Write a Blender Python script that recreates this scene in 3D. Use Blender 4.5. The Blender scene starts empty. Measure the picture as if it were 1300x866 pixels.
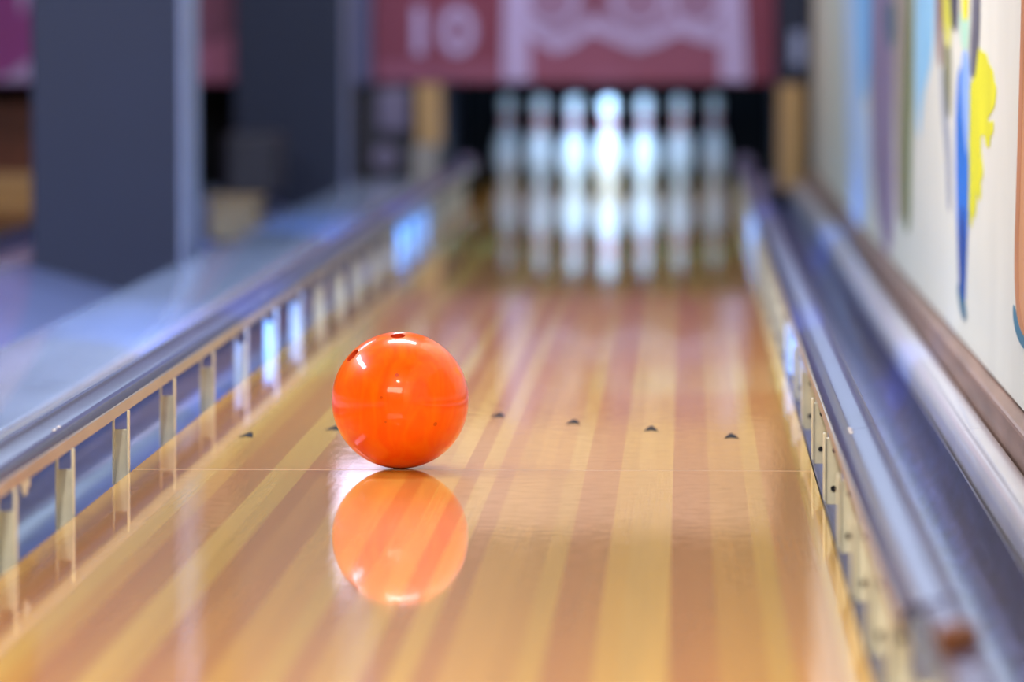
import bpy, bmesh, math, random
from mathutils import Vector, Matrix, Euler
from mathutils.geometry import tessellate_polygon
random.seed(7)
R = math.radians
PI = math.pi
scene = bpy.context.scene
C = scene.collection

# ------------------------------------------------------------------ camera
F_PX, W_PX, H_PX = 6800.0, 1300.0, 866.0
cam_data = bpy.data.cameras.new('camera')
cam = bpy.data.objects.new('camera', cam_data)
C.objects.link(cam)
scene.camera = cam
cam_data.sensor_fit = 'HORIZONTAL'
cam_data.sensor_width = 36.0
cam_data.lens = 36.0 * F_PX / W_PX
cam_data.clip_start = 0.05
cam_data.clip_end = 200
CAM_X, CAM_H = 0.328, 0.69
cam.location = (CAM_X, 0, CAM_H)
_a, _b = (870 - 650) / F_PX, (433 - 31) / F_PX
_n = math.sqrt(1 + _a * _a + _b * _b)
yaw = math.asin(_a / _n)
pitch = math.asin(_b / _n / math.cos(yaw))
cam.rotation_euler = (PI / 2 - pitch, 0, yaw)
BALL_X, BALL_Y, BALL_R = -0.114, 8.30, 0.1065
cam_data.dof.use_dof = True
cam_data.dof.focus_distance = 8.22
cam_data.dof.aperture_fstop = 3.1

# ------------------------------------------------------------------ world, lights, exposure
vs = scene.view_settings
vs.view_transform = 'Standard'
vs.look = 'None'
vs.gamma = 1.0
vs.exposure = 0.4
vs.use_curve_mapping = False
world = bpy.data.worlds.new('world')
scene.world = world
world.use_nodes = True
bg = world.node_tree.nodes['Background']
bg.inputs[0].default_value = (0.55, 0.6, 0.8, 1)
bg.inputs[1].default_value = 0.12
scene.cycles.use_denoising = True
scene.cycles.max_bounces = 8
scene.cycles.sample_clamp_indirect = 6.0


def area(name, loc, target, size, energy, color, size_y=None, spread=180):
    l = bpy.data.lights.new(name, 'AREA')
    l.shape = 'RECTANGLE'
    l.size = size
    l.size_y = size_y or size
    l.energy = energy
    l.color = color
    l.spread = R(spread)
    o = bpy.data.objects.new(name, l)
    C.objects.link(o)
    o.location = loc
    o.rotation_euler = (Vector(target) - Vector(loc)).to_track_quat('-Z', 'Y').to_euler()
    return o


def spot(name, loc, target, energy, color, angle, blend=0.6, radius=0.05):
    l = bpy.data.lights.new(name, 'SPOT')
    l.energy = energy
    l.color = color
    l.spot_size = R(angle)
    l.spot_blend = blend
    l.shadow_soft_size = radius
    o = bpy.data.objects.new(name, l)
    C.objects.link(o)
    o.location = loc
    o.rotation_euler = (Vector(target) - Vector(loc)).to_track_quat('-Z', 'Y').to_euler()
    return o


WARM = (1.0, 0.86, 0.68)
COOL = (0.62, 0.72, 1.0)
BLUE = (0.10, 0.32, 1.0)
# ceiling panels over the lane (housings further down), then added fill lamps
area('ceiling_light_over_lane', (-0.1, BALL_Y + 1.75, 2.95), (-0.1, BALL_Y + 1.75, 0), 1.45, 95, (0.95, 0.93, 1.0), 0.5)
area('ceiling_light_beside_lane', (-3.2, BALL_Y + 1.3, 2.95), (-3.2, BALL_Y + 1.3, 0), 0.5, 290, COOL, 3.0)
area('ceiling_light_by_camera', (-0.2, 4.3, 2.95), (-0.2, 4.6, 0), 0.16, 90, WARM, 0.16)
area('added_approach_fill', (-0.8, 2.2, 2.95), (-0.2, 6.0, 0), 3.0, 215, WARM, 2.0)  # added broad front fill, kept soft so its reflection stays faint
area('added_divider_fill', (-2.3, 13.2, 2.95), (-2.0, 14.0, 0), 1.2, 120, COOL, 1.2)  # added to brighten the neighbouring divider cap; no lamp known there
area('added_wall_wash', (-0.6, 17.4, 2.95), (0.9, 17.4, 1.0), 7.0, 115, (0.58, 0.77, 1.0), 0.4)  # added wash that brightens the far stretch of the right wall
area('added_masking_wash', (-0.6, 20.6, 2.95), (-0.5, 22.6, 0.9), 2.4, 42, (0.96, 0.86, 0.96), 0.4)  # added to brighten the masking panels and the fascia above
# blue stage lamps hung over the far half of the lane, throwing towards the pins
BP = (0.05, 0.25, 1.0)
for nm_, x_, y_, z_, tx_, ty_, e_, an_ in (('left', 0.78, 8.4, 1.5, -0.545, 11.2, 1700, 20), ('right', -0.7, 7.6, 1.9, 0.43, 10.4, 1800, 12.5),
                                           ('left_far', 0.78, 13.6, 1.5, -0.545, 16.9, 2000, 20), ('right_far', -0.7, 12.8, 1.9, 0.44, 16.4, 2600, 14)):
    spot('blue_stage_lamp_' + nm_, (x_, y_, z_), (tx_, ty_, 0.05), e_, BP, an_, 1.0)
# lamp under the masking unit lighting the pins
area('pin_lamp', (0.0, 22.60, 0.475), (0.0, 22.95, 0.10), 0.9, 9, (0.34, 0.60, 1.0), 0.03)
# spot over the lane reaching in under the masking unit to the pins' bellies
spot('pin_spot', (0.0, 19.3, 1.2), (0.0, 22.95, 0.04), 520, (0.40, 0.66, 1.0), 10.5, 1.0, 0.04)
# lit fitting on the far wall above the division (its glare lies on the lane beside the ball)
area('wall_glow_lamp', (-1.0, 21.9, 1.35), (-0.2, 8.0, 0.0), 0.18, 0.5, (0.76, 0.70, 1.0), 0.45)

# ------------------------------------------------------------------ helpers


def link(name, bm, mats, parent=None, smooth=False, bevel=0.0, loc=None, segs=2):
    me = bpy.data.meshes.new(name)
    bmesh.ops.recalc_face_normals(bm, faces=bm.faces)
    bm.to_mesh(me)
    bm.free()
    o = bpy.data.objects.new(name, me)
    C.objects.link(o)
    if not isinstance(mats, (list, tuple)):
        mats = [mats]
    for m in mats:
        me.materials.append(m)
    if smooth:
        for p in me.polygons:
            p.use_smooth = True
        me.set_sharp_from_angle(angle=R(40))
    if bevel:
        b = o.modifiers.new('bevel', 'BEVEL')
        b.width = bevel
        b.segments = segs
        b.limit_method = 'ANGLE'
    if parent is not None:
        o.parent = parent
    if loc is not None:
        o.location = loc
    return o


def tag(o, label=None, cat=None, group=None, kind=None):
    if label:
        o['label'] = label
    if cat:
        o['category'] = cat
    if group:
        o['group'] = group
    if kind:
        o['kind'] = kind
    return o


def empty(name, loc, label=None, cat=None, group=None, kind=None):
    o = bpy.data.objects.new(name, None)
    C.objects.link(o)
    o.location = loc
    o.empty_display_size = 0.1
    return tag(o, label, cat, group, kind)


def box(bm, x0, x1, y0, y1, z0, z1, mi=0):
    vs_ = [bm.verts.new(p) for p in ((x0, y0, z0), (x1, y0, z0), (x1, y1, z0), (x0, y1, z0),
                                     (x0, y0, z1), (x1, y0, z1), (x1, y1, z1), (x0, y1, z1))]
    for f in ((0, 3, 2, 1), (4, 5, 6, 7), (0, 1, 5, 4), (1, 2, 6, 5), (2, 3, 7, 6), (3, 0, 4, 7)):
        fc = bm.faces.new([vs_[i] for i in f])
        fc.material_index = mi
    return vs_


def sweep(bm, prof, y0, y1, n=1, closed=True, mi=0):
    """extrude an (x, z) profile along y"""
    rings = []
    for k in range(n + 1):
        y = y0 + (y1 - y0) * k / n
        rings.append([bm.verts.new((x, y, z)) for x, z in prof])
    m = len(prof)
    for k in range(n):
        for i in range(m if closed else m - 1):
            j = (i + 1) % m
            f = bm.faces.new((rings[k][i], rings[k][j], rings[k + 1][j], rings[k + 1][i]))
            f.material_index = mi
    if closed:
        bm.faces.new(rings[0][::-1]).material_index = mi
        bm.faces.new(rings[-1]).material_index = mi
    return rings


def lathe(bm, prof, seg=32, axis='z', center=(0, 0, 0), mats=None):
    cx, cy, cz = center
    rings = []
    for r, z in prof:
        ring = []
        for k in range(seg):
            a = 2 * PI * k / seg
            if axis == 'z':
                p = (cx + r * math.cos(a), cy + r * math.sin(a), cz + z)
            elif axis == 'y':
                p = (cx + r * math.cos(a), cy + z, cz + r * math.sin(a))
            else:
                p = (cx + z, cy + r * math.cos(a), cz + r * math.sin(a))
            ring.append(bm.verts.new(p))
        rings.append(ring)
    for i in range(len(rings) - 1):
        for k in range(seg):
            j = (k + 1) % seg
            f = bm.faces.new((rings[i][k], rings[i][j], rings[i + 1][j], rings[i + 1][k]))
            if mats:
                f.material_index = mats[i]
    bm.faces.new(rings[0][::-1])
    bm.faces.new(rings[-1])


def smooth_loop(pts, n=2):
    """corner cutting"""
    p = [Vector(q) for q in pts]
    for _ in range(2 if n > 2 else n):
        q = []
        for i in range(len(p)):
            a, b = p[i], p[(i + 1) % len(p)]
            q += [a * 0.78 + b * 0.22, a * 0.22 + b * 0.78]
        p = q
    return p


def slab_poly(bm, pts, plane, d0, d1):
    """thin plate: outline (u, v); plane 'x' -> (d, u, v), 'y' -> (u, d, v)"""
    def P(u, v, d):
        return (d, u, v) if plane == 'x' else (u, d, v)
    a = [bm.verts.new(P(p[0], p[1], d0)) for p in pts]
    b = [bm.verts.new(P(p[0], p[1], d1)) for p in pts]
    m = len(pts)
    bm.faces.new(a)
    bm.faces.new(b[::-1])
    for i in range(m):
        j = (i + 1) % m
        bm.faces.new((a[i], a[j], b[j], b[i]))


# ------------------------------------------------------------------ materials
def srgb(r, g, b):
    def f(c):
        c /= 255.0
        return c / 12.92 if c <= 0.04045 else ((c + 0.055) / 1.055) ** 2.4
    return (f(r), f(g), f(b), 1)


def mat(name, col, rough=0.5, metal=0.0, coat=0.0, coat_rough=0.05, noise=0.0, nscale=8.0, stretch=(1, 1, 1),
        bump=0.0, bscale=40.0, spec=0.5):
    m = bpy.data.materials.new(name)
    m.use_nodes = True
    nt = m.node_tree
    b = nt.nodes['Principled BSDF']
    b.inputs['Base Color'].default_value = col
    b.inputs['Roughness'].default_value = rough
    b.inputs['Metallic'].default_value = metal
    b.inputs['Coat Weight'].default_value = coat
    b.inputs['Coat Roughness'].default_value = coat_rough
    b.inputs['Specular IOR Level'].default_value = spec
    tc = nt.nodes.new('ShaderNodeTexCoord')
    mp = nt.nodes.new('ShaderNodeMapping')
    mp.inputs['Scale'].default_value = stretch
    nt.links.new(tc.outputs['Object'], mp.inputs['Vector'])
    if noise:
        nz = nt.nodes.new('ShaderNodeTexNoise')
        nz.inputs['Scale'].default_value = nscale
        nz.inputs['Detail'].default_value = 5
        nt.links.new(mp.outputs[0], nz.inputs['Vector'])
        mr = nt.nodes.new('ShaderNodeMapRange')
        mr.inputs[1].default_value = 0.3
        mr.inputs[2].default_value = 0.7
        mr.inputs[3].default_value = 1 - noise
        mr.inputs[4].default_value = 1 + noise
        nt.links.new(nz.outputs[0], mr.inputs[0])
        mx = nt.nodes.new('ShaderNodeMix')
        mx.data_type = 'RGBA'
        mx.blend_type = 'MULTIPLY'
        mx.inputs[0].default_value = 1
        mx.inputs[6].default_value = col
        cb = nt.nodes.new('ShaderNodeCombineColor')
        for i in range(3):
            nt.links.new(mr.outputs[0], cb.inputs[i])
        nt.links.new(cb.outputs[0], mx.inputs[7])
        nt.links.new(mx.outputs[2], b.inputs['Base Color'])
    if bump:
        nb = nt.nodes.new('ShaderNodeTexNoise')
        nb.inputs['Scale'].default_value = bscale
        nb.inputs['Detail'].default_value = 4
        nt.links.new(mp.outputs[0], nb.inputs['Vector'])
        bp = nt.nodes.new('ShaderNodeBump')
        bp.inputs['Strength'].default_value = bump
        bp.inputs['Distance'].default_value = 0.002
        nt.links.new(nb.outputs[0], bp.inputs['Height'])
        nt.links.new(bp.outputs[0], b.inputs['Normal'])
    return m


def emis(name, col, s):
    m = bpy.data.materials.new(name)
    m.use_nodes = True
    b = m.node_tree.nodes['Principled BSDF']
    b.inputs['Base Color'].default_value = (0.8, 0.8, 0.8, 1)
    b.inputs['Emission Color'].default_value = col
    b.inputs['Emission Strength'].default_value = s
    return m


def lane_material():
    m = bpy.data.materials.new('lacquered_lane_boards')
    m.use_nodes = True
    nt = m.node_tree
    N, L = nt.nodes, nt.links
    b = N['Principled BSDF']
    at = N.new('ShaderNodeAttribute')
    at.attribute_name = 'board'
    tc = N.new('ShaderNodeTexCoord')
    mp = N.new('ShaderNodeMapping')
    mp.inputs['Scale'].default_value = (60, 0.6, 60)
    L.new(tc.outputs['Object'], mp.inputs['Vector'])
    nz = N.new('ShaderNodeTexNoise')
    nz.inputs['Scale'].default_value = 2.2
    nz.inputs['Detail'].default_value = 7
    nz.inputs['Roughness'].default_value = 0.65
    L.new(mp.outputs[0], nz.inputs['Vector'])
    mr = N.new('ShaderNodeMapRange')
    mr.inputs[1].default_value = 0.25
    mr.inputs[2].default_value = 0.75
    mr.inputs[3].default_value = 0.9
    mr.inputs[4].default_value = 1.09
    L.new(nz.outputs[0], mr.inputs[0])
    cb = N.new('ShaderNodeCombineColor')
    for i in range(3):
        L.new(mr.outputs[0], cb.inputs[i])
    mx = N.new('ShaderNodeMix')
    mx.data_type = 'RGBA'
    mx.blend_type = 'MULTIPLY'
    mx.inputs[0].default_value = 1
    L.new(at.outputs['Color'], mx.inputs[6])
    L.new(cb.outputs[0], mx.inputs[7])
    L.new(mx.outputs[2], b.inputs['Base Color'])
    b.inputs['Roughness'].default_value = 0.45
    b.inputs['Specular IOR Level'].default_value = 0.15
    b.inputs['Coat Weight'].default_value = 1.0
    b.inputs['Coat IOR'].default_value = 1.5
    b.inputs['Coat Roughness'].default_value = 0.055
    # fine scuffs running with the boards and a slight waviness of the lacquer
    mp2 = N.new('ShaderNodeMapping')
    mp2.inputs['Scale'].default_value = (14, 0.9, 14)
    L.new(tc.outputs['Object'], mp2.inputs['Vector'])
    nb = N.new('ShaderNodeTexNoise')
    nb.inputs['Scale'].default_value = 2.0
    nb.inputs['Detail'].default_value = 3
    L.new(mp2.outputs[0], nb.inputs['Vector'])
    bp = N.new('ShaderNodeBump')
    bp.inputs['Strength'].default_value = 0.25
    bp.inputs['Distance'].default_value = 0.0006
    L.new(nb.outputs[0], bp.inputs['Height'])
    L.new(bp.outputs[0], b.inputs['Coat Normal'])
    sc = N.new('ShaderNodeTexNoise')
    sc.inputs['Scale'].default_value = 30
    sc.inputs['Detail'].default_value = 6
    L.new(tc.outputs['Object'], sc.inputs['Vector'])
    rr = N.new('ShaderNodeMapRange')
    rr.inputs[1].default_value = 0.35
    rr.inputs[2].default_value = 0.75
    rr.inputs[3].default_value = 0.02
    rr.inputs[4].default_value = 0.08
    L.new(sc.outputs[0], rr.inputs[0])
    L.new(rr.outputs[0], b.inputs['Coat Roughness'])
    return m


def ball_material():
    m = bpy.data.materials.new('orange_ball_resin')
    m.use_nodes = True
    nt = m.node_tree
    N, L = nt.nodes, nt.links
    b = N['Principled BSDF']
    tc = N.new('ShaderNodeTexCoord')
    mp = N.new('ShaderNodeMapping')
    mp.inputs['Scale'].default_value = (1.0, 1.0, 0.35)
    L.new(tc.outputs['Object'], mp.inputs['Vector'])
    nz = N.new('ShaderNodeTexNoise')
    nz.inputs['Scale'].default_value = 26
    nz.inputs['Detail'].default_value = 3
    nz.inputs['Distortion'].default_value = 1.4
    L.new(mp.outputs[0], nz.inputs['Vector'])
    rp = N.new('ShaderNodeValToRGB')
    rp.color_ramp.elements[0].position = 0.36
    rp.color_ramp.elements[0].color = (0.97, 0.105, 0.0015, 1)
    rp.color_ramp.elements[1].position = 0.66
    rp.color_ramp.elements[1].color = (1.0, 0.16, 0.002, 1)
    L.new(nz.outputs[0], rp.inputs[0])
    vo = N.new('ShaderNodeTexVoronoi')
    vo.inputs['Scale'].default_value = 34
    L.new(tc.outputs['Object'], vo.inputs['Vector'])
    vn = N.new('ShaderNodeTexNoise')
    vn.inputs['Scale'].default_value = 14
    L.new(tc.outputs['Object'], vn.inputs['Vector'])
    ad = N.new('ShaderNodeMath')
    ad.operation = 'MULTIPLY_ADD'
    ad.inputs[1].default_value = 0.6
    L.new(vn.outputs[0], ad.inputs[0])
    L.new(vo.outputs['Distance'], ad.inputs[2])
    sp = N.new('ShaderNodeMapRange')
    sp.inputs[1].default_value = 0.27
    sp.inputs[2].default_value = 0.32
    sp.inputs[3].default_value = 0.5
    sp.inputs[4].default_value = 0.0
    L.new(ad.outputs[0], sp.inputs[0])
    mx = N.new('ShaderNodeMix')
    mx.data_type = 'RGBA'
    mx.inputs[7].default_value = (0.35, 0.02, 0.004, 1)
    L.new(sp.outputs[0], mx.inputs[0])
    L.new(rp.outputs[0], mx.inputs[6])
    L.new(mx.outputs[2], b.inputs['Base Color'])
    b.inputs['Roughness'].default_value = 0.3
    b.inputs['Coat Weight'].default_value = 0.5
    b.inputs['Coat Roughness'].default_value = 0.03
    b.inputs['Specular IOR Level'].default_value = 0.1
    b.inputs['Subsurface Weight'].default_value = 0.25
    b.inputs['Subsurface Radius'].default_value = (0.03, 0.008, 0.002)
    b.inputs['Subsurface Scale'].default_value = 0.5
    return m


M = {
    'lane': lane_material(),
    'lane_side': mat('lane_edge_wood', srgb(150, 110, 70), 0.5, noise=0.15, stretch=(1, .1, 1)),
    'arrow': mat('dark_inlay', srgb(16, 14, 20), 0.7, coat=0.0, spec=0.1, noise=0.1),
    'ball': ball_material(),
    'hole': mat('ball_hole_resin', (0.62, 0.05, 0.004, 1), 0.6, noise=0.15, nscale=60),
    'pin': mat('pin_plastic', srgb(232, 232, 230), 0.18, coat=0.8, coat_rough=0.08, noise=0.03, nscale=20),
    'pin_red': mat('pin_red_band', srgb(190, 30, 50), 0.3, coat=0.6, noise=0.05),
    'pin_base': mat('pin_base_ring', srgb(150, 146, 130), 0.5, noise=0.15, nscale=40),
    'gutter': mat('blue_gutter_plastic', srgb(48, 64, 112), 0.28, coat=0.25, coat_rough=0.1, noise=0.25, nscale=3,
                  stretch=(12, 1.2, 12), bump=0.25, bscale=3),
    'gutter_r': mat('dark_gutter_plastic', srgb(60, 64, 106), 0.34, coat=0.2, coat_rough=0.15, noise=0.45, nscale=6,
                    stretch=(9, 1.2, 9), bump=0.3, bscale=4),
    'rail': mat('rail_metal', srgb(72, 72, 108), 0.34, metal=0.45, noise=0.12, nscale=4, stretch=(6, .6, 6)),
    'rail_lip': mat('rail_lip_metal', srgb(190, 176, 160), 0.3, metal=0.8, noise=0.12, nscale=5, stretch=(4, .6, 4)),
    'bracket': mat('cream_zinc_bracket', srgb(226, 226, 208), 0.3, metal=0.15, coat=0.5, noise=0.1, nscale=25),
    'screw': mat('dark_screw', srgb(46, 48, 58), 0.35, metal=0.8, noise=0.1),
    'cap': mat('pale_cap_plastic', srgb(166, 182, 212), 0.2, coat=0.7, coat_rough=0.12, noise=0.14, nscale=2.4,
               stretch=(3, .5, 3), bump=0.4, bscale=7),
    'cap_r': mat('pale_rail_cap', srgb(196, 194, 200), 0.28, coat=0.6, coat_rough=0.12, noise=0.1, nscale=3,
                 stretch=(3, .5, 3), bump=0.2, bscale=8),
    'plinth': mat('brown_plinth_wood', srgb(128, 100, 84), 0.5, noise=0.25, nscale=5, stretch=(6, .5, 6)),
    'wall_r': mat('painted_wall', srgb(216, 215, 197), 0.6, noise=0.04, nscale=3, bump=0.3, bscale=30),
    'wall': mat('dim_hall_wall', srgb(84, 66, 54), 0.8, noise=0.1, nscale=1.5),
    'wall_warm': mat('beige_fascia', srgb(222, 186, 158), 0.7, noise=0.08, nscale=1.5),
    'ceiling': mat('ceiling_tiles', srgb(120, 112, 110), 0.9, noise=0.08, nscale=2),
    'floor': mat('dark_carpet', srgb(34, 36, 56), 0.95, noise=0.3, nscale=60),
    'sheet': mat('blue_grey_cover', srgb(126, 138, 184), 0.3, coat=0.5, noise=0.12, nscale=1.2),
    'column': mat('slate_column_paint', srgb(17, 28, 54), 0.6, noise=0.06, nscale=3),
    'lit_side_and_label': mat('grey_blue_lit_side_and_label', srgb(146, 156, 190), 0.45, noise=0.05),  # columns' side light put into the colour; also the cabinet label
    'strip_dim': mat('dim_lilac_strip', srgb(92, 96, 134), 0.5, noise=0.05),
    'panel': mat('maroon_masking', srgb(124, 46, 72), 0.5, noise=0.08, nscale=2),
    'panel_pink': mat('dusty_pink_masking', srgb(142, 74, 102), 0.5, noise=0.08, nscale=3),
    'panel_pink_lit': mat('lit_pink_masking', srgb(188, 104, 136), 0.5, noise=0.08, nscale=3),  # lighter dusty pink: the light on this panel put into its colour
    'panel_purple': mat('purple_masking', srgb(146, 54, 132), 0.5, noise=0.08, nscale=3),
    'lilac': mat('lilac_print', srgb(186, 168, 212), 0.5, noise=0.04, nscale=6),
    'mauve': mat('mauve_print', srgb(150, 112, 146), 0.5, noise=0.06, nscale=6),
    'kick': mat('kickback_wood', srgb(184, 148, 96), 0.5, noise=0.2, nscale=4, stretch=(4, 4, .6)),
    'kick_grey': mat('grey_kick_plate', srgb(150, 146, 140), 0.45, noise=0.15, nscale=12),
    'box': mat('tan_board', srgb(150, 112, 60), 0.7, noise=0.2, nscale=14),
    'pit': mat('black_pit_curtain', srgb(10, 11, 16), 0.9, noise=0.3, nscale=8),
    'machine': mat('dark_machine_paint', srgb(40, 38, 50), 0.5, noise=0.2, nscale=10),
    'machine_l': mat('grey_lilac_machine', srgb(112, 104, 132), 0.45, noise=0.15, nscale=8),
    'rust': mat('brown_rubber', srgb(92, 54, 34), 0.6, noise=0.3, nscale=30),
    'lamp_body': mat('lamp_housing', srgb(40, 40, 46), 0.4, metal=0.5, noise=0.1),
}


def paint(name, r, g, b, rough=0.5):
    return mat('paint_' + name, srgb(r, g, b), rough, noise=0.1, nscale=5)


# ------------------------------------------------------------------ the hall shell
LX0, LX1 = -0.527, 0.527
Y_NEAR, Y_END = 2.0, 24.1
WALL_X = 0.86


def shell(name, x0, x1, y0, y1, z0, z1, m, bevel=0):
    bm = bmesh.new()
    box(bm, x0, x1, y0, y1, z0, z1)
    return tag(link(name, bm, m, bevel=bevel), kind='structure')


shell('floor', -6.2, WALL_X + 0.1, -4.2, 26.2, -0.4, -0.2, M['floor'])
shell('ceiling', -6.2, WALL_X + 0.1, -4.2, 26.2, 3.0, 3.1, M['ceiling'])
shell('wall_left', -6.3, -6.2, -4.2, 26.2, -0.2, 3.0, M['wall'])
shell('wall_back', -6.2, WALL_X + 0.1, -4.3, -4.2, -0.2, 3.0, M['wall'])
shell('wall_front', -6.2, WALL_X + 0.1, 26.2, 26.3, -0.2, 3.0, M['wall'])
# side wall beside the lane: its painted face starts a hand above the lane, over the plinth
bm = bmesh.new()
box(bm, WALL_X, WALL_X + 0.1, -4.2, 26.2, 0.085, 3.0)
box(bm, WALL_X + 0.012, WALL_X + 0.1, -4.2, 26.2, -0.2, 0.085)
tag(link('wall_right', bm, M['wall_r']), kind='structure')
shell('baseboard_right', 0.832, WALL_X + 0.011, -2.0, 22.3, -0.2, 0.078, M['plinth'], bevel=0.006)
# fascia above the masking panels
shell('trim_1', -6.2, WALL_X, 22.62, 22.72, 0.98, 1.45, M['wall_warm'])
shell('trim_2', -6.2, WALL_X, 22.62, 22.72, 1.451, 3.0, M['wall'])

# square columns standing in the gap between the lane pairs


def column(x0, x1, y0, y1):
    bm = bmesh.new()
    box(bm, x0, x1, y0, y1, -0.2, 3.0)
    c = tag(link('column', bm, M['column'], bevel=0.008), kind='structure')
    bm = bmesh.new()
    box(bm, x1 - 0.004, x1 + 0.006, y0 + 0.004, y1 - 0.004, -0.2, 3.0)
    link('column_lit_face', bm, M['lit_side_and_label'], c)  # right face drawn lighter, light from the lane side painted in
    return c


column(-1.545, -1.117, 15.3, 15.85)
column(-1.53, -1.075, 22.05, 22.5)

# ------------------------------------------------------------------ the bowling lane
BW = (LX1 - LX0) / 39
LIGHT = [srgb(227, 177, 66), srgb(223, 172, 61), srgb(229, 181, 75)]
MID = [srgb(219, 162, 56), srgb(216, 158, 53), srgb(221, 165, 60)]
DARK = [srgb(205, 138, 46), srgb(202, 134, 43), srgb(208, 143, 50)]
PINK = [srgb(220, 156, 62), srgb(216, 152, 58)]
TONE = {'L': LIGHT, 'M': MID, 'D': DARK, 'P': PINK}
#        left edge ............................................. right edge (39 boards)
PATTERN = 'MDDMLMDDLLDDDMMLDMLDLDMMMLDDLLLDDMMLPPL'
PATTERN = (PATTERN + 'L' * 39)[:39]


def build_lane(name, xoff, label, pattern, y0, y1, splice=8.27):
    bm = bmesh.new()
    col = bm.loops.layers.float_color.new('board')
    rnd = random.Random(3)
    for i in range(39):
        xa, xb = LX0 + i * BW + xoff, LX0 + (i + 1) * BW + xoff
        ys = [y0, splice]
        y = splice
        while y < y1:
            y += rnd.uniform(2.2, 5.5)
            ys.append(min(y, y1))
        for k in range(len(ys) - 1):
            t = rnd.choice(TONE[pattern[i]])
            if k > 1 and rnd.random() < 0.15:
                t = rnd.choice(TONE[rnd.choice('LMD')])
            j = rnd.uniform(0.96, 1.04)
            t = (t[0] * j, t[1] * j, t[2] * j, 1)
            g = 0.0003
            f = bm.faces.new([bm.verts.new(p) for p in ((xa, ys[k], 0), (xb, ys[k], 0), (xb, ys[k + 1], 0), (xa, ys[k + 1], 0))])
            for lp in f.loops:
                lp[col] = t
    o = empty(name, (0, 0, 0), label, 'bowling lane')
    s = link('lane_surface', bm, M['lane'], o)
    bm = bmesh.new()
    box(bm, LX0 + xoff, LX1 + xoff, y0, y1, -0.06, -0.0008)
    link('lane_bed', bm, M['lane_side'], o)
    return o


lane = build_lane('bowling_lane', 0.0, 'glossy lacquered wooden bowling lane the orange ball rolls on, with dark arrow marks',
                  PATTERN, Y_NEAR, Y_END)
# thin joint line across the lane
bm = bmesh.new()
box(bm, LX0 + 0.002, LX1 - 0.002, 8.268, 8.274, -0.0005, 0.00025)
link('splice_line', bm, mat('splice_filler', srgb(196, 168, 140), 0.4, coat=.5, noise=0.1), lane)
# seven inlaid arrows in a V
for k in range(7):
    cx = (k - 3) * 0.1355
    cy = 9.44 - abs(k - 3) * 0.155
    bm = bmesh.new()
    slab = [(-0.0125, -0.06), (0.0, -0.04), (0.0125, -0.06), (0.0075, 0.01), (0.0, 0.07), (-0.0075, 0.01)]
    a = [bm.verts.new((cx + p[0], cy + p[1], 0.0004)) for p in slab]
    b_ = [bm.verts.new((cx + p[0], cy + p[1], -0.0004)) for p in slab]
    bm.faces.new(a)
    bm.faces.new(b_[::-1])
    for i in range(6):
        bm.faces.new((a[i], a[(i + 1) % 6], b_[(i + 1) % 6], b_[i]))
    link('arrow_marker', bm, M['arrow'], lane)

lane2 = build_lane('bowling_lane', -2.48, 'dim neighbouring bowling lane beyond the slate columns at the left edge',
                   PATTERN[::-1], Y_NEAR, 23.35)

# ------------------------------------------------------------------ gutters


def gutter(xc, y0, y1, m, label, r=0.112):
    bm = bmesh.new()
    inner, outer = [], []
    for k in range(21):
        a = PI + PI * k / 20
        inner.append((xc + r * math.cos(a), -0.004 + 0.78 * r * math.sin(a)))
        outer.append((xc + (r + 0.003) * math.cos(a), -0.004 + 0.78 * (r + 0.006) * math.sin(a)))
    sweep(bm, inner + outer[::-1], y0, y1, 12)
    return tag(link('gutter', bm, m, smooth=True), label, 'gutter')


gutter(-0.643, Y_NEAR, 22.37, M['gutter'], 'shiny blue gutter channel left of the main lane, behind the bumper brackets')
gutter(0.645, Y_NEAR, 22.37, M['gutter_r'], 'dark blue scuffed gutter channel right of the main lane, beside the wall')
gutter(-1.833, Y_NEAR, 22.37, M['gutter'], 'dark gutter of the neighbouring lane beyond the columns')

# ------------------------------------------------------------------ division caps
def cap_profile(x0, x1, z, r, drop, n=6):
    p = [(x0, z - drop)]
    for k in range(n + 1):
        a = PI - PI / 2 * k / n
        p.append((x0 + r + r * math.cos(a), z - r + r * math.sin(a)))
    for k in range(n + 1):
        a = PI / 2 - PI / 2 * k / n
        p.append((x1 - r + r * math.cos(a), z - r + r * math.sin(a)))
    p.append((x1, z - drop))
    return p


def division(x0, x1, z, label, m, y0=Y_NEAR, y1=22.2, drop=0.2, r=0.02, joints=(), crown=0.012):
    o = empty('division_cap', (0, 0, 0), label, 'lane divider')
    prof = cap_profile(x0, x1, z, r, drop)
    xm, hw = (x0 + x1) / 2, (x1 - x0) / 2
    prof = [(x, zz + (crown * (1 - ((x - xm) / hw) ** 2) if zz > z - r - 1e-6 else 0)) for x, zz in prof]
    top = []
    for i, p in enumerate(prof):
        top.append(p)
        if i == 7:
            for k in range(1, 8):
                x = prof[7][0] + (prof[8][0] - prof[7][0]) * k / 8
                top.append((x, z + crown * (1 - ((x - xm) / hw) ** 2)))
    bm = bmesh.new()
    cuts = [y0] + list(joints) + [y1]
    for a, b_ in zip(cuts[:-1], cuts[1:]):
        sweep(bm, top, a + (0.003 if a != y0 else 0), b_, 4)
    link('cap_top', bm, m, o, smooth=True)
    return o


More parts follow.
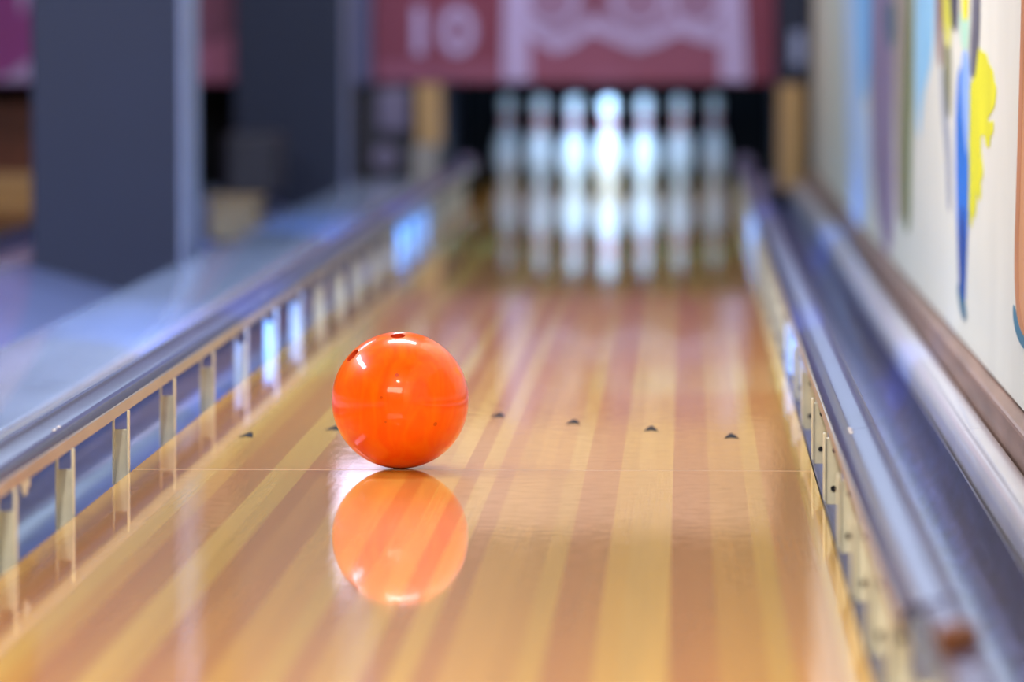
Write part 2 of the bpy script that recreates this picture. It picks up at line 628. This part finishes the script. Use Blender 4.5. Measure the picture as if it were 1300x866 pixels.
division(-1.07, -0.762, 0.035, 'wide pale blue-grey glossy divider cap left of the main lane, running past the columns',
         M['cap'], joints=(9.6, 14.6, 19.4))
division(0.764, 0.828, 0.038, 'narrow pale capping strip between the right gutter and the brown plinth', M['cap_r'],
         joints=(6.2, 7.35, 8.6, 9.9, 12.6, 16.4), r=0.022, crown=0.004)
division(-1.71, -1.585, 0.0, 'pale divider cap of the neighbouring lane, left of the near column', M['cap'])

# cover sheet lying in the gap, sloping down towards the near divider
bm = bmesh.new()
GP = [(-1.583, 0.0), (-1.56, 0.004), (-1.25, -0.085), (-1.073, -0.1), (-1.073, -0.125), (-1.25, -0.11), (-1.583, -0.02)]
sweep(bm, GP, Y_NEAR, 15.295, 1)
sweep(bm, GP, 15.855, 22.04, 1)
sweep(bm, [(-1.11, -0.097), (-1.073, -0.1), (-1.073, -0.125), (-1.11, -0.122)], 15.295, 15.855, 1)
tag(link('gap_cover', bm, M['sheet'], smooth=True),
    'smooth blue-grey cover sheet sloping between the two dividers, around the column feet', 'cover')

# ------------------------------------------------------------------ raised bumper rails with brackets
def screw(parent, x, y, z, r=0.0042):
    bm = bmesh.new()
    lathe(bm, [(r, -0.0025), (r, -0.001), (r * .7, 0.0)][::-1], 12, 'y', (x, y, z))
    return link('screw', bm, M['screw'], parent, smooth=True)


def bracket(root, side, y, top=0.088):
    """U shaped sheet-metal bracket facing down the lane; side = +1 right, -1 left"""
    s = side
    bm = bmesh.new()
    xa, xb = 0.531, 0.557
    ptop = top - (0.026 if s < 0 else 0.004)
    zb = -0.022 if s < 0 else -0.012

    def bx(x0, x1, y0, y1, z0, z1):
        x0, x1 = (x0, x1) if s > 0 else (-x1, -x0)
        box(bm, x0, x1, y0, y1, z0, z1)
    bx(xa, xb, y, y + 0.003, zb, ptop)                  # web plate
    bx(xa - 0.0005, xa + 0.003, y - 0.014, y + 0.002, zb, top + 0.004)     # lane-side lip
    bx(xb - 0.003, xb + 0.0005, y - 0.010, y + 0.002, zb, top + 0.004)    # gutter-side lip
    b = link('bracket', bm, M['bracket'], root, bevel=0.0008)
    xm = s * (xa + xb) / 2
    if s < 0:
        return b
    screw(b, xm + s * 0.002, y - 0.001, 0.012)
    screw(b, xm + s * 0.004, y - 0.001, 0.068)
    return b


def rail(side, y0, y1, ys, label, brk_top=0.09):
    s = side
    o = empty('bumper_rail', (s * 0.57, y0, 0), label, 'bumper rail')
    o.location = (0, 0, 0)
    # profile: rolled lip at the lane side, flat shelf, shallow step, raised outer bead
    P = [(0.5435, 0.094), (0.5425, 0.104), (0.5435, 0.114), (0.548, 0.119), (0.556, 0.1195), (0.5605, 0.1165),
         (0.5635, 0.1165), (0.568, 0.120), (0.584, 0.122), (0.589, 0.127), (0.595, 0.1275), (0.599, 0.122), (0.599, 0.098),
         (0.594, 0.094), (0.590, 0.112), (0.565, 0.110), (0.550, 0.108), (0.549, 0.094)]
    if s < 0:
        P = [(-x, z) for x, z in P][::-1]
    cuts = [y0, 7.55, 11.3, 15.1, 18.9, y1]
    bm = bmesh.new()
    cuts = [c for c in cuts if c >= y0 and c <= y1]
    for a, b_ in zip(cuts[:-1], cuts[1:]):
        sweep(bm, P, a + (0.002 if a != y0 else 0), b_, 1)
    link('rail_channel', bm, M['rail'], o, smooth=True)
    # facing strip along the lane side
    bm = bmesh.new()
    Q = [(0.5385, 0.090), (0.5385, 0.1085), (0.5422, 0.1085), (0.5422, 0.090)]
    if s < 0:
        Q = [(-x, z) for x, z in Q][::-1]
    sweep(bm, Q, y0, y1, 1)
    link('rail_facing', bm, M['rail_lip'], o, bevel=0.001)
    for c in cuts[1:-1]:
        for dy in (-0.03, 0.03):
            bm = bmesh.new()
            lathe(bm, [(0.004, 0.0), (0.004, 0.0015), (0.002, 0.0025)], 12, 'z', (s * 0.5625, c + dy, 0.1165))
            link('rail_screw', bm, M['rail_lip'], o, smooth=True)
    for y in ys:
        bracket(o, s, y, brk_top)
    # rounded end shoe at the pin end
    bm = bmesh.new()
    lathe(bm, [(0.004, 0), (0.03, 0.008), (0.042, 0.03), (0.045, 0.07), (0.04, 0.1)], 20, 'y', (s * 0.575, y1 - 0.02, 0.105))
    link('rail_end_shoe', bm, M['machine_l'], o, smooth=True)
    return o


left_rail = rail(-1, Y_NEAR, 22.1, [3.75, 4.5, 5.25, 6.0, 6.85] + [7.5 + 0.75 * k for k in range(19)] ,
                 'raised metal bumper rail on cream brackets along the left lane edge')
right_rail = rail(1, 5.28, 22.1, [5.42, 5.94, 6.5, 7.1] + [7.826 + 0.729 * k for k in range(19)],
                  'raised metal bumper rail on cream brackets along the right lane edge, nearer the wall')
# nearest stretch of the right rail: set back from the lane, on two bare brackets
bm = bmesh.new()
P = [(0.566, 0.098), (0.566, 0.117), (0.584, 0.119), (0.589, 0.124), (0.595, 0.1245), (0.599, 0.119), (0.599, 0.098)]
sweep(bm, P, Y_NEAR, 5.275, 1)
link('rail_tail', bm, M['rail'], right_rail, smooth=True)
for y in (4.05, 4.78):
    bracket(right_rail, 1, y, 0.10)
bm = bmesh.new()
lathe(bm, [(0.004, 0.0), (0.016, 0.003), (0.019, 0.012), (0.019, 0.03), (0.01, 0.034)], 20, 'z', (0.578, 4.86, 0.112))
link('rubber_stop', bm, M['rust'], right_rail, smooth=True)
# small clip hanging under the left rail
bm = bmesh.new()
box(bm, -0.5425, -0.5395, 6.98, 7.06, 0.078, 0.093)
box(bm, -0.5425, -0.5395, 7.0, 7.03, 0.070, 0.08)
link('rail_clip', bm, M['bracket'], left_rail, bevel=0.001)

# ------------------------------------------------------------------ the ball
def build_ball():
    bm = bmesh.new()
    bmesh.ops.create_uvsphere(bm, u_segments=128, v_segments=96, radius=BALL_R)
    me = bpy.data.meshes.new('ball')
    bm.to_mesh(me)
    bm.free()
    me.materials.append(M['ball'])
    o = bpy.data.objects.new('bowling_ball', me)
    C.objects.link(o)
    dirs = [((-0.02, -0.27, 0.96), 0.0115), ((-0.68, -0.28, 0.675), 0.0125), ((-0.55, 0.55, 0.63), 0.015)]
    bmc = bmesh.new()
    for d, r in dirs:
        d = Vector(d).normalized()
        q = d.to_track_quat('Z', 'Y').to_matrix().to_4x4()
        mtx = Matrix.Translation(d * (BALL_R * 0.85)) @ q
        bmesh.ops.create_cone(bmc, cap_ends=True, segments=40, radius1=r, radius2=r, depth=BALL_R * 0.5, matrix=mtx)
    mc = bpy.data.meshes.new('cut')
    bmc.to_mesh(mc)
    bmc.free()
    mc.materials.append(M['hole'])
    cut = bpy.data.objects.new('cut', mc)
    C.objects.link(cut)
    md = o.modifiers.new('holes', 'BOOLEAN')
    md.object = cut
    md.operation = 'DIFFERENCE'
    md.solver = 'EXACT'
    try:
        md.material_mode = 'TRANSFER'
    except Exception:
        pass
    dg = bpy.context.evaluated_depsgraph_get()
    new = bpy.data.meshes.new_from_object(o.evaluated_get(dg))
    o.modifiers.clear()
    o.data = new
    bpy.data.objects.remove(cut)
    for p in new.polygons:
        p.use_smooth = True
    new.set_sharp_from_angle(angle=R(35))
    o.location = (BALL_X, BALL_Y, BALL_R)
    tag(o, 'bright orange bowling ball with finger holes resting on the glossy lane', 'bowling ball')
    # small inlaid marker dot
    bm = bmesh.new()
    d = Vector((0.0, -0.905, 0.425)).normalized()
    mtx = Matrix.Translation(d * (BALL_R - 0.0001)) @ d.to_track_quat('Z', 'Y').to_matrix().to_4x4()
    bmesh.ops.create_cone(bm, cap_ends=True, segments=20, radius1=0.0032, radius2=0.0028, depth=0.0006, matrix=mtx)
    link('marker_dot', bm, M['hole'], o)
    return o


ball = build_ball()

# ------------------------------------------------------------------ ten pins
PIN_PROF = [(0.0258, 0.0), (0.0287, 0.002), (0.0290, 0.004), (0.0357, 0.019), (0.0495, 0.057), (0.0562, 0.086), (0.0605, 0.114),
            (0.0595, 0.128), (0.0560, 0.149), (0.0470, 0.184), (0.0355, 0.219), (0.0314, 0.2285), (0.0296, 0.238),
            (0.0284, 0.243), (0.0233 + 0.001, 0.254), (0.0236, 0.262), (0.0242, 0.272), (0.0262, 0.292), (0.0300, 0.318),
            (0.0323, 0.343), (0.0316, 0.353), (0.0288, 0.3645), (0.0230, 0.374), (0.0130, 0.3795), (0.003, 0.381)]


def build_pin():
    bm = bmesh.new()
    mats = []
    for i in range(len(PIN_PROF) - 1):
        z = (PIN_PROF[i][1] + PIN_PROF[i + 1][1]) / 2
        if z < 0.003:
            mats.append(2)
        elif 0.2285 < z < 0.243 or 0.262 < z < 0.292:
            mats.append(1)
        else:
            mats.append(0)
    lathe(bm, PIN_PROF, 36, 'z', mats=mats)
    return link('bowling_pin', bm, [M['pin'], M['pin_red'], M['pin_base']], smooth=True)


PX, PYR = 0.3048, 0.264
HEAD_Y = 22.85
pins = [
    (0, 0, 'brightly lit head pin, the middle and nearest pin of the ten'),
    (-0.5, 1, 'bright white pin in the second row, just left of the head pin'),
    (0.5, 1, 'bright white pin in the second row, just right of the head pin'),
    (-1, 2, 'white pin at the left end of the third row'),
    (0, 2, 'white pin in the third row standing hidden behind the head pin'),
    (1, 2, 'white pin at the right end of the third row'),
    (-1.5, 3, 'dim white pin at the far left corner of the rack'),
    (-0.5, 3, 'white back-row pin behind the pin just left of the head pin'),
    (0.5, 3, 'white back-row pin behind the pin just right of the head pin'),
    (1.5, 3, 'dim white pin at the far right corner of the rack'),
]
pin0 = build_pin()
for i, (cx, row, lab) in enumerate(pins):
    p = pin0 if i == 0 else pin0.copy()
    if i:
        C.objects.link(p)
    p.location = (cx * PX, HEAD_Y + row * PYR, 0)
    tag(p, lab, 'bowling pin', 'ten pins set up at the end of the lane')

# ------------------------------------------------------------------ masking unit and pin pit
SC = 6800 / 22.5


def U(px):      # picture measure of the panel artwork -> metres on the panel
    return CAM_X + (px - 870) / SC


def V(py):
    return CAM_H - (py - 31) / SC


YP = 22.5


def flat(name, pts, m, parent, layer, smooth=0):
    bm = bmesh.new()
    q = [(U(a), V(b)) for a, b in pts]
    if smooth:
        q = [(p.x, p.y) for p in smooth_loop(q, smooth)]
    slab_poly(bm, q, 'y', YP - 0.002 * layer, YP - 0.002 * layer + 0.0015)
    return link(name, bm, m, parent)


mask = empty('masking_panel', (0, 0, 0), 'maroon masking panel above the pins with a pale 10 and lilac line drawing', 'sign panel')
bm = bmesh.new()
box(bm, -0.985, 0.705, YP, YP + 0.05, 0.445, 0.95)
link('panel_board', bm, M['panel'], mask, bevel=0.006)
flat('lower_field', [(672, 103), (915, 103), (915, 40), (862, 30), (808, 52), (752, 30), (705, 54), (672, 30)], M['panel_pink'], mask, 1)
flat('pink_strip', [(480, 103), (636, 103), (636, 80), (480, 80)], M['panel_pink'], mask, 1)
flat('mauve_field', [(668, 40), (705, 56), (752, 34), (808, 54), (862, 34), (912, 46), (912, -60), (668, -60)], M['mauve'], mask, 2)
flat('red_gap', [(742, -60), (768, -60), (766, 8), (755, 20), (745, 8)], M['panel'], mask, 3)
flat('lilac_post', [(638, 103), (674, 103), (668, -60), (642, -60)], M['lilac'], mask, 4)
flat('lilac_post', [(914, 103), (950, 103), (940, -60), (912, -60)], M['lilac'], mask, 4)
wave_top = [(660, 14), (680, 32), (705, 48), (728, 40), (752, 22), (780, 34), (808, 46), (836, 38), (862, 24), (890, 34), (915, 38)]
wave = wave_top + [(x, y + 19) for x, y in wave_top[::-1]]
flat('lilac_wave', wave, M['lilac'], mask, 5, 0)
for cx in (700, 812, 884):
    ring = []
    for k in range(24):
        a = 2 * PI * k / 24
        ring.append((cx + 34 * math.cos(a), 2 + 32 * math.sin(a)))
    bm = bmesh.new()
    q = [(U(a), V(b)) for a, b in ring]
    q2 = [(U(cx + (a - cx) * .78), V(2 + (b - 2) * .78)) for a, b in ring]
    o_ = [bm.verts.new((p[0], YP - 0.0095, p[1])) for p in q]
    i_ = [bm.verts.new((p[0], YP - 0.0095, p[1])) for p in q2]
    o2 = [bm.verts.new((p[0], YP - 0.008, p[1])) for p in q]
    i2 = [bm.verts.new((p[0], YP - 0.008, p[1])) for p in q2]
    for k in range(24):
        j = (k + 1) % 24
        for A, B in ((o_, i_), (i2, o2), (o2, o_), (i_, i2)):
            bm.faces.new((A[k], A[j], B[j], B[k]))
    link('lilac_ring', bm, M['lilac'], mask)

tcu = bpy.data.curves.new('lane_number', 'FONT')
tcu.body = '10'
tcu.size = 0.27
tcu.align_x = 'CENTER'
tcu.align_y = 'CENTER'
tcu.extrude = 0.001
tcu.offset = 0.007
tcu.space_character = 1.08
to = bpy.data.objects.new('lane_number_text', tcu)
C.objects.link(to)
dg = bpy.context.evaluated_depsgraph_get()
tme = bpy.data.meshes.new_from_object(to.evaluated_get(dg))
bpy.data.objects.remove(to)
num = bpy.data.objects.new('lane_number', tme)
C.objects.link(num)
tme.materials.clear()
tme.materials.append(M['lilac'])
num.rotation_euler = (PI / 2, 0, 0)
num.location = (U(557), YP - 0.006, V(42))
num.scale = (1.12, 1, 1)
num.parent = mask

# neighbouring panels
mp2 = empty('masking_panel', (0, 0, 0), 'plain dusty pink masking panel seen between the two slate columns', 'sign panel')
bm = bmesh.new()
box(bm, -2.37, -1.54, YP, YP + 0.05, 0.445, 0.95)
link('panel_board', bm, M['panel_pink_lit'], mp2, bevel=0.006)
flat('maroon_top', [(250, -60), (312, -60), (312, 30), (285, 50), (250, 60)], M['panel_pink'], mp2, 1)
mp3 = empty('masking_panel', (0, 0, 0), 'purple masking panel with a white curve at the far left edge', 'sign panel')
bm = bmesh.new()
box(bm, -4.4, -2.39, YP, YP + 0.05, 0.445, 0.95)
link('panel_board', bm, M['panel_purple'], mp3, bevel=0.006)
flat('white_curve', [(16, -40), (36, -40), (33, 8), (27, 20), (24, 0)], M['lilac'], mp3, 1, 3)
flat('white_curve', [(-20, 103), (38, 103), (38, 78), (30, 80), (16, 92), (0, 98)], M['lilac'], mp3, 1)

# lamp fixture behind the lower edge of the masking panel
lf = empty('pin_lamp_fixture', (0, 0, 0), 'slim lamp housing tucked behind the masking panel above the pins', 'lamp')
bm = bmesh.new()
box(bm, -0.3, 0.3, 22.551, 22.64, 0.49, 0.53)
link('housing', bm, M['lamp_body'], lf, bevel=0.005)
# pit behind the pins
bm = bmesh.new()
box(bm, -0.70, 0.72, 24.4, 24.45, -0.19, 2.9)
tag(link('pit_curtain', bm, M['pit']), 'black curtain hanging behind the pins', 'curtain')
bm = bmesh.new()
box(bm, -4.4, -0.86, 23.4, 23.45, -0.19, 0.97)
tag(link('pit_curtain', bm, M['pit']), 'black opening below the neighbouring masking panels', 'curtain')


def kickback(x0, x1, label, plate=False):
    o = empty('kickback_post', (0, 0, 0), label, 'post')
    bm = bmesh.new()
    box(bm, x0, x1, 22.42, 24.35, -0.19, 0.44)
    link('post_body', bm, M['machine'], o, bevel=0.004)
    bm = bmesh.new()
    box(bm, x0 + 0.004, x1 - 0.004, 22.395, 22.418, 0.0 if not plate else 0.19, 0.44)
    link('wood_face', bm, M['kick'], o, bevel=0.004)
    if plate:
        bm = bmesh.new()
        box(bm, x0 - 0.012, x1 - 0.015, 22.385, 22.415, -0.05, 0.19)
        link('grey_foot_plate', bm, M['kick_grey'], o, bevel=0.006)  # lower part of the post is grey
    return o


kickback(-0.80, -0.685, 'tan wooden post left of the pins, grey at its foot', True)
kickback(0.712, 0.825, 'tan wooden post right of the pins, against the wall')
# dark boxes above the right post
o = empty('machine_cabinet', (0, 0, 0), 'dark blue-grey cabinet between the masking panel and the right wall', 'cabinet')
bm = bmesh.new()
box(bm, 0.712, 0.85, 22.4, 23.2, 0.445, 2.0)
link('cabinet_body', bm, M['column'], o, bevel=0.008)
bm = bmesh.new()
box(bm, 0.77, 0.825, 22.385, 22.402, 0.52, 0.66)
link('pale_label', bm, M['lit_side_and_label'], o, bevel=0.003)

# division box between the left post and the far column: grey-lilac panel, dark machinery under it
o = empty('machine_housing', (0, 0, 0), 'dark pinsetter housing with grey-lilac panel left of the tan post', 'machine')
bm = bmesh.new()
box(bm, -1.06, -0.815, 22.5, 23.3, -0.19, 0.43)
link('housing_body', bm, M['machine'], o, bevel=0.01)
bm = bmesh.new()
box(bm, -0.96, -0.825, 22.46, 22.498, 0.24, 0.42)
link('grey_panel', bm, M['machine_l'], o, bevel=0.015)
bm = bmesh.new()
lathe(bm, [(0.01, 0), (0.05, 0.0), (0.055, 0.01), (0.055, 0.05)], 24, 'y', (-0.93, 22.445, 0.13))
link('drive_wheel', bm, M['machine_l'], o, smooth=True)
bm = bmesh.new()
box(bm, -1.05, -0.83, 22.44, 22.49, 0.0, 0.03)
link('cross_bar', bm, M['machine_l'], o, bevel=0.004)
bm = bmesh.new()
box(bm, -1.062, -0.99, 22.44, 22.49, 0.44, 2.9)
tag(link('corner_strip', bm, M['strip_dim'], bevel=0.005),
    'pale lilac-grey upright strip between the far column and the maroon panel', 'strip')

# gutter end covers
bm = bmesh.new()
box(bm, 0.56, 0.71, 22.2, 22.38, -0.02, 0.055)
tag(link('gutter_end_cover', bm, M['machine_l'], bevel=0.015),
    'grey-lilac block closing the right gutter before the pins', 'cover')

# neighbouring lane's sweep board, brown box front and things between columns
o = empty('sweep_board', (0, 0, 0), 'tan board lying across the end of the neighbouring lane', 'board')
bm = bmesh.new()
box(bm, -2.98, -1.98, 22.0, 22.06, 0.002, 0.075)
link('board', bm, M['kick'], o, bevel=0.006)
for x in (-2.9, -2.06):
    bm = bmesh.new()
    box(bm, x - 0.012, x + 0.012, 22.062, 22.42, 0.03, 0.055)
    link('sweep_arm', bm, M['machine'], o, bevel=0.003)
bm = bmesh.new()
box(bm, -2.86, -2.44, 22.7, 23.1, 0.001, 0.36)
tag(link('pit_crate', bm, mat('brown_crate', srgb(104, 56, 34), 0.6, noise=.3, nscale=6), bevel=0.01),
    'dim orange-brown crate under the purple panel at the left edge', 'crate')
o = empty('wooden_box', (0, 0, 0), 'small tan wooden box on the cover sheet between the columns', 'box')
bm = bmesh.new()
box(bm, -1.33, -1.16, 18.6, 18.9, -0.06, 0.075)
link('box_body', bm, M['box'], o, bevel=0.006)
bm = bmesh.new()
box(bm, -1.335, -1.155, 18.595, 18.905, 0.076, 0.09)
link('box_lid', bm, M['box'], o, bevel=0.004)
bm = bmesh.new()
box(bm, -1.50, -1.28, 21.2, 21.6, 0.0, 0.26)
tag(link('machine_box', bm, M['machine'], bevel=0.03), 'dark machine box standing behind the small tan box', 'machine')

# ------------------------------------------------------------------ mural on the right wall
_Rm = Euler(cam.rotation_euler).to_matrix()


def wall_uv(px, py):
    d = _Rm @ Vector(((px - 650) / F_PX, (433 - py) / F_PX, -1.0))
    t = (WALL_X - CAM_X) / d.x
    return (d.y * t, CAM_H + d.z * t)


mural = empty('wall_mural', (0, 0, 0), 'painted mural of dripping blue, yellow, green and mauve strokes on the right wall', 'mural')
STROKES = [
    # name, colour, layer, outline
    ('sky_blue', (120, 190, 238), 1, [(1086, -140), (1106, -140), (1105, 60), (1101, 125), (1094, 130), (1089, 60)]),
    ('frost_blue', (196, 214, 238), 0.6, [(1070, -140), (1088, -140), (1092, 100), (1104, 160), (1103, 250), (1094, 300), (1084, 270), (1076, 200), (1072, 60)]),
    ('dusty_rose', (180, 164, 178), 1.5, [(1110, 150), (1132, 140), (1137, 240), (1134, 310), (1126, 330), (1118, 300), (1110, 250)]),
    ('periwinkle', (132, 150, 214), 1, [(1104, -140), (1118, -140), (1117, 20), (1112, 60), (1106, 40)]),
    ('mauve', (140, 122, 148), 2, [(1106, -20), (1114, -140), (1128, -140), (1135, 0), (1134, 200), (1130, 310), (1124, 315), (1116, 270), (1107, 220), (1104, 80)]),
    ('teal', (70, 104, 122), 3, [(1124, 5), (1136, 0), (1137, 40), (1133, 68), (1126, 50)]),
    ('beige', (160, 146, 128), 2, [(1135, -140), (1152, -140), (1151, 100), (1149, 270), (1143, 290), (1138, 240), (1136, 100)]),
    ('olive', (110, 128, 66), 3, [(1152, 40), (1157, -140), (1160, -140), (1160, 100), (1157, 200), (1156, 290), (1150, 300), (1147, 230), (1149, 120)]),
    ('pale_blue', (150, 206, 232), 1, [(1165, -140), (1188, -140), (1187, 40), (1181, 90), (1172, 120), (1166, 190), (1162, 120), (1162, 20)]),
    ('red_brown', (134, 96, 92), 1, [(1188, -140), (1198, -140), (1197, 40), (1196, 90), (1191, 80), (1188, 20)]),
    ('drip_grey', (150, 156, 166), 1, [(1194, 80), (1199, 90), (1203, 150), (1207, 180), (1208, 250), (1207, 272), (1203, 262), (1201, 200), (1196, 150)]),
    ('mustard', (214, 212, 60), 2, [(1197, -140), (1206, -140), (1208, 20), (1207, 60), (1202, 62), (1197, 20)]),
    ('olive_grey', (132, 132, 88), 1, [(1199, 50), (1207, 50), (1208, 90), (1207, 150), (1202, 150), (1198, 90)]),
    ('charcoal', (72, 72, 84), 3, [(1204, -140), (1217, -140), (1218, 10), (1215, 42), (1210, 38), (1206, 8)]),
    ('yellow', (232, 222, 10), 3, [(1222, -140), (1231, -140), (1230, 10), (1229, 27), (1223, 26), (1222, 0)]),
    ('mint', (176, 220, 190), 2, [(1220, 10), (1231, 20), (1230, 50), (1228, 66), (1222, 62), (1219, 35)]),
    ('slate', (98, 98, 108), 3, [(1236, -140), (1245, -140), (1245, 30), (1242, 70), (1238, 100), (1233, 98), (1232, 60), (1235, 10)]),
    ('yellow_splash', (224, 222, 34), 2, [(1243, 58), (1247, 66), (1252, 66), (1256, 82), (1261, 88), (1263, 104), (1266, 112), (1264, 134), (1258, 146),
                                         (1254, 150), (1256, 156), (1262, 152), (1262, 168), (1258, 174), (1257, 188), (1252, 186), (1250, 170),
                                         (1246, 172), (1246, 196), (1249, 214), (1248, 230), (1246, 222), (1246, 252), (1243, 256), (1241, 240),
                                         (1240, 262), (1238, 280), (1236, 268), (1234, 290), (1231, 286), (1230, 240), (1231, 180), (1231, 110), (1239, 95)]),
    ('light_blue', (140, 178, 236), 4, [(1222, 66), (1229, 62), (1232, 90), (1232, 150), (1230, 205), (1226, 180), (1221, 120)]),
    ('blue', (20, 112, 206), 3, [(1217, 90), (1223, 80), (1227, 130), (1231, 180), (1231, 240), (1229, 300), (1227, 350), (1226, 385),
                                 (1222, 385), (1218, 355), (1216, 300), (1214, 220), (1214, 140)]),
    ('deep_blue', (12, 70, 150), 4, [(1217, 300), (1223, 250), (1228, 300), (1226, 350), (1225, 380), (1221, 382), (1218, 350)]),
    ('dark_teal', (40, 104, 130), 5, [(1218, 355), (1221, 375), (1226, 382), (1228, 405), (1225, 408), (1220, 392), (1217, 370)]),
    ('tan_orange', (206, 148, 98), 1, [(1300, -140), (1297, 60), (1292, 230), (1289, 330), (1291, 395), (1299, 428), (1325, 452), (1360, 430), (1350, -140)]),
    ('orange_edge', (192, 130, 84), 2, [(1300, -140), (1304, -140), (1301, 60), (1296, 230), (1293, 330), (1295, 390), (1303, 425), (1298, 426), (1290, 395), (1288, 330), (1291, 230), (1296, 60)]),
    ('teal_edge', (60, 120, 142), 3, [(1287, 385), (1290, 392), (1294, 412), (1302, 432), (1316, 448), (1300, 444), (1291, 425), (1287, 405)]),
]
for nm, c, lay, pts in STROKES:
    q = [wall_uv(a, b) for a, b in pts]
    q = [(p.x, p.y) for p in smooth_loop(q, 1 if nm == 'yellow_splash' else 6)]
    bm = bmesh.new()
    x0, x1 = WALL_X - 0.0005 * lay, WALL_X - 0.0005 * lay + 0.0004
    va = [bm.verts.new((x0, p[0], p[1])) for p in q]
    vb = [bm.verts.new((x1, p[0], p[1])) for p in q]
    for t in tessellate_polygon([[Vector((p[0], p[1], 0)) for p in q]]):
        bm.faces.new([va[k] for k in t])
        bm.faces.new([vb[k] for k in t[::-1]])
    for k in range(len(q)):
        k2 = (k + 1) % len(q)
        bm.faces.new((va[k], va[k2], vb[k2], vb[k]))
    link('paint_stroke', bm, paint(nm, *c), mural)

# ------------------------------------------------------------------ ceiling fittings around the lamps
def fixture(x, y, sx, sy, label):
    o = empty('ceiling_light', (0, 0, 0), label, 'ceiling light')
    bm = bmesh.new()
    t = 0.03
    for a in ((x - sx / 2 - t, x - sx / 2, y - sy / 2 - t, y + sy / 2 + t), (x + sx / 2, x + sx / 2 + t, y - sy / 2 - t, y + sy / 2 + t),
              (x - sx / 2, x + sx / 2, y - sy / 2 - t, y - sy / 2), (x - sx / 2, x + sx / 2, y + sy / 2, y + sy / 2 + t)):
        box(bm, a[0], a[1], a[2], a[3], 2.93, 2.999)
    link('frame', bm, M['lamp_body'], o)
    return o


fixture(-0.1, BALL_Y + 1.75, 1.45, 0.5, 'rectangular ceiling light over the lane beyond the ball')
fixture(-3.2, BALL_Y + 1.3, 0.5, 3.0, 'long ceiling light over the neighbouring lane')
fixture(-0.8, 2.2, 3.0, 2.0, 'added frame around the broad fill lamp above the near end of the lane')  # unseen frame made up to go with the added fill
